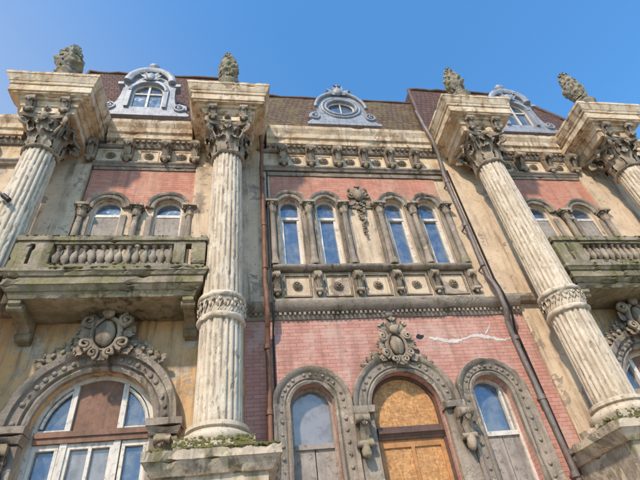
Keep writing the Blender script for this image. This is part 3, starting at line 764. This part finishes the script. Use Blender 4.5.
while x<6.2:
    t=(x-4.15)/2.05; P.append((x,6.42+.06*math.sin(x*5)+random.uniform(-.02,.02),(.015+.04*abs(math.sin(x*3.1))*random.uniform(.5,1.1))*(1 if 0<t<1 else .3))); x+=.04
smear("plaster_patch",P,PLAST)
smear("plaster_patch_small",[(5.55,6.5,.01),(5.65,6.6,.03),(5.75,6.72,.02),(5.8,6.82,.01)],PLAST,-.038)
smear("black_wall_spot",[(3.86,6.5,.02),(3.92,6.52,.07),(3.98,6.5,.05),(4.05,6.53,.02)],IRON)  # flat black spot laid over the brick face
# ------------------------------------------------------------------ balconies
def balcony(c):
    x0,x1=c-1.92,c+1.92; yf=-1.15
    b=B()
    def slab(z0,z1,e0,e1):
        b.addv([(x0-e0,yf-e0,z0),(x1+e0,yf-e0,z0),(x1+e0,-.0,z0),(x0-e0,-.0,z0),(x0-e1,yf-e1,z1),(x1+e1,yf-e1,z1),(x1+e1,0,z1),(x0-e1,0,z1)],[(0,1,2,3),(4,7,6,5),(0,4,5,1),(1,5,6,2),(2,6,7,3),(3,7,4,0)])
    slab(7.12,7.24,-.18,-.12); slab(7.24,7.34,-.10,-.02); slab(7.34,7.52,0,0); slab(7.52,7.60,.03,.08); slab(7.60,7.68,.09,.09)
    for z0,z1,h in ((7.68,7.84,.13),(8.40,8.47,.10),(8.47,8.60,.14)):
        b.box(x0-h+.13,x1+h-.13,yf+.13-h,yf+.13+h,z0,z1)
        for xx in (x0+.13,x1-.13): b.box(xx-h,xx+h,yf+.13+h,-.0,z0,z1-.003)
    for xx,hw in ((x0+.15,.15),(x0+.55,.18),(x1-.55,.12),(x1-.15,.15)):
        b.box(xx-hw,xx+hw,yf+.01,yf+.25,7.84,8.40)
    b.obj("balcony_slab",BALC,chip=.035,maxlen=.12)
    b=B(); n=14
    pr=[(.065,7.84),(.065,7.88),(.035,7.90),(.045,7.93),(.088,8.02),(.09,8.08),(.06,8.17),(.036,8.24),(.03,8.28),(.05,8.31),(.035,8.33),(.065,8.36),(.065,8.40)]
    for i in range(n):
        xx=x0+.82+(x1-x0-.82-.75)*i/(n-1); b.lathe(xx,yf+.13,pr,14)
    for xx in (x0+.13,x1-.13):
        for k in range(3): b.lathe(xx,-.25-.25*k,pr,12)
    b.rough(.02,8)
    b.obj("balusters",CAP,True)
    b=B()
    for s in (x0+.3,x1-.3):
        P=[(0.0,6.62),(-.12,6.65),(-.2,6.75),(-.3,6.86),(-.5,6.92),(-.85,6.96),(-.95,7.04),(-.95,7.12),(0,7.12)]
        b.prismX(P,s-.11,s+.11); b.cylX(s-.14,s+.14,-.14,6.74,.1); b.cylX(s-.14,s+.14,-.82,7.0,.08)
    b.obj("balcony_brackets",BALC,True)
    b=B()
    for i in range(800):
        rr=random.uniform(.008,.026); xx=random.uniform(x0,x1); zz=random.choice([8.60,8.60,7.68,7.84])
        if noise.noise(Vector((xx*2,zz,c)))<-.12: continue
        yy={8.60:random.uniform(-.01,.2),7.68:random.uniform(-.09,.02),7.84:random.uniform(.0,.1)}[zz]
        b.ell((xx,yf+yy,zz-.005),(rr*2,rr*1.5,rr*.9),6,4,.3)
    b.obj("balcony_moss",MOSS,True)
balcony(LB); balcony(RB)
b=B()
for c in (CA,CB,CC,CD):
    b.prismX([(-.12,7.3),(-.2,7.32),(-.26,7.42),(-.26,7.5),(-.0,7.5),(0,7.3)],c-.9 if c!=CB else c-.4,c+.9 if c!=CB else c+.44)
b.obj("pilaster_string_course",GREY)
# ------------------------------------------------------------------ downpipes
def pipe(name,pts,r,mat,collars):
    b=B(); b.tube(pts,r,12)
    for (x,y,z) in collars: b.tube([(x,y,z-.05),(x,y,z+.05)],r*1.3,12); b.box(x-.02,x+.02,y,.0,z-.015,z+.015)
    b.rough(.02,3)
    b.obj(name,mat,True,parent=None,origin=(pts[-1][0],pts[-1][1],0))
def dense(P,n=5):
    o=[]
    for a,b_ in zip(P[:-1],P[1:]):
        for i in range(n): o.append(tuple(Vector(a).lerp(Vector(b_),i/n)))
    return o+[P[-1]]
px=.48
pipe("downpipe",dense([(px,-.56,14.0),(px,-.56,13.2),(px,-.52,13.0),(px,-.3,12.2),(px,-.24,12.0),(px-.01,-.24,8.0),(px,-.40,7.55),(px,-.40,7.0),(px,-.2,6.7),(px-.02,-.2,3.5),(px-.02,-.2,0)]),.055,RUST,[(px,-.24,z) for z in (11.6,9.8,8.4)]+[(px-.02,-.2,z) for z in (6.3,4.9,3.4,1.6)])
b=B(); b.tube([(px+.14,-.2,12.0),(px+.13,-.2,8.0),(px+.14,-.3,7.5),(px+.14,-.3,7.0),(px+.13,-.06,6.7),(px+.13,-.06,0)],.022,6); b.obj("wall_cable",IRON,True)
px=6.08
pipe("downpipe",dense([(5.85,-.56,14.9),(5.9,-.56,14.2),(6.0,-.56,13.2),(px,-.4,12.6),(px,-.26,12.0),(px+.02,-.26,8.0),(px+.04,-.38,7.55),(px+.04,-.38,7.0),(px+.06,-.2,6.7),(px+.12,-.2,3.5),(px+.12,-.2,0)]),.062,LEAD,[(px,-.26,z) for z in (11.6,9.8,8.4)]+[(px+.1,-.2,z) for z in (6.3,4.9,3.4,1.6)])
b=B(); b.tube([(px+.2,-.2,12.2),(px+.2,-.2,8.0),(px+.2,-.3,7.5),(px+.22,-.3,7.0),(px+.26,-.08,6.6),(px+.28,-.08,0)],.03,6); b.obj("wall_cable",IRON,True)
b=B(); b.tube([(-6.2,-1.5,10.35),(-5.55,-1.45,9.85),(-5.2,-1.4,9.55)],.03,6); b.tube([(-5.2,-1.4,9.55),(-5.05,-1.38,9.42)],.06,8); b.tube([(-6.2,-1.5,10.35),(-6.6,0,10.5)],.025,6)
b.obj("iron_wall_bracket",IRON,True,parent=None,origin=(-6.2,-1.5,10.35))
# ------------------------------------------------------------------ ground
m=stone("asphalt_ground",(.24,.21,.175),(.18,.16,.14),(.10,.10,.09),.3,0)
b=B(); b.addv([(-400,-400,0),(400,-400,0),(400,400,0),(-400,400,0)],[(0,1,2,3)]); b.obj("ground",m,parent=None)
b=B(); b.box(-40,50,-5.5,-0.0,0.004,.13); b.obj("pavement",stone("paving_stone",(.47,.40,.32),(.38,.33,.27),(.2,.18,.15),.3,0),parent=None,bevel=.01)
# ------------------------------------------------------------------ camera
f=458.0
U=Vector((-75,530,f)).normalized();X=Vector((2798,0,f)).normalized();Y=X.cross(U)
if Y.z<0:Y=-Y
right=Vector((X.x,Y.x,U.x)).normalized(); upc=Vector((X.y,Y.y,U.y))
upc=(upc-right*upc.dot(right)).normalized(); back=right.cross(upc).normalized()
M=Matrix(((right.x,upc.x,back.x,0),(right.y,upc.y,back.y,-9),(right.z,upc.z,back.z,1.6),(0,0,0,1)))
cam=bpy.data.cameras.new("camera"); cam.sensor_width=36; cam.lens=f/640*36; cam.clip_end=2000
co=bpy.data.objects.new("camera",cam); sc.collection.objects.link(co); co.matrix_world=M; sc.camera=co
# ------------------------------------------------------------------ light
el=math.radians(44); az=math.radians(211)
sd=Vector((math.sin(az)*math.cos(el),math.cos(az)*math.cos(el),math.sin(el)))
L=bpy.data.lights.new("sun",'SUN'); L.energy=3.9; L.angle=math.radians(2.5); L.color=(1,.85,.70)
lo=bpy.data.objects.new("sun",L); sc.collection.objects.link(lo); lo.rotation_euler=sd.to_track_quat('Z','Y').to_euler(); lo.location=(0,-20,30)
W=bpy.data.worlds.new("World"); sc.world=W; W.use_nodes=True; nt=W.node_tree; nt.nodes.clear()
o=nt.nodes.new("ShaderNodeOutputWorld"); bg=nt.nodes.new("ShaderNodeBackground"); sk=nt.nodes.new("ShaderNodeTexSky")
sk.sky_type='NISHITA'; sk.sun_disc=False; sk.sun_elevation=el; sk.sun_rotation=az; sk.air_density=1.0; sk.dust_density=.3; sk.ozone_density=1.0
col=mix(nt,1.0,sk.outputs[0],(1.0,1.9,2.4),'MULTIPLY')
tc=nt.nodes.new("ShaderNodeTexCoord"); sx=nt.nodes.new("ShaderNodeSeparateXYZ"); nt.links.new(tc.outputs['Generated'],sx.inputs[0])
v=mth(nt,'SUBTRACT',mth(nt,'MULTIPLY',sx.outputs['X'],-.6),sx.outputs['Z'])
fk=ramp(nt,v,-.98,-.15,0.,.6)
col=mix(nt,fk,col,(4.8,4.9,5.1))
nt.links.new(col,bg.inputs[0]); bg.inputs[1].default_value=.14; nt.links.new(bg.outputs[0],o.inputs[0])
sc.view_settings.view_transform='Standard'; sc.view_settings.look='None'; sc.view_settings.exposure=0
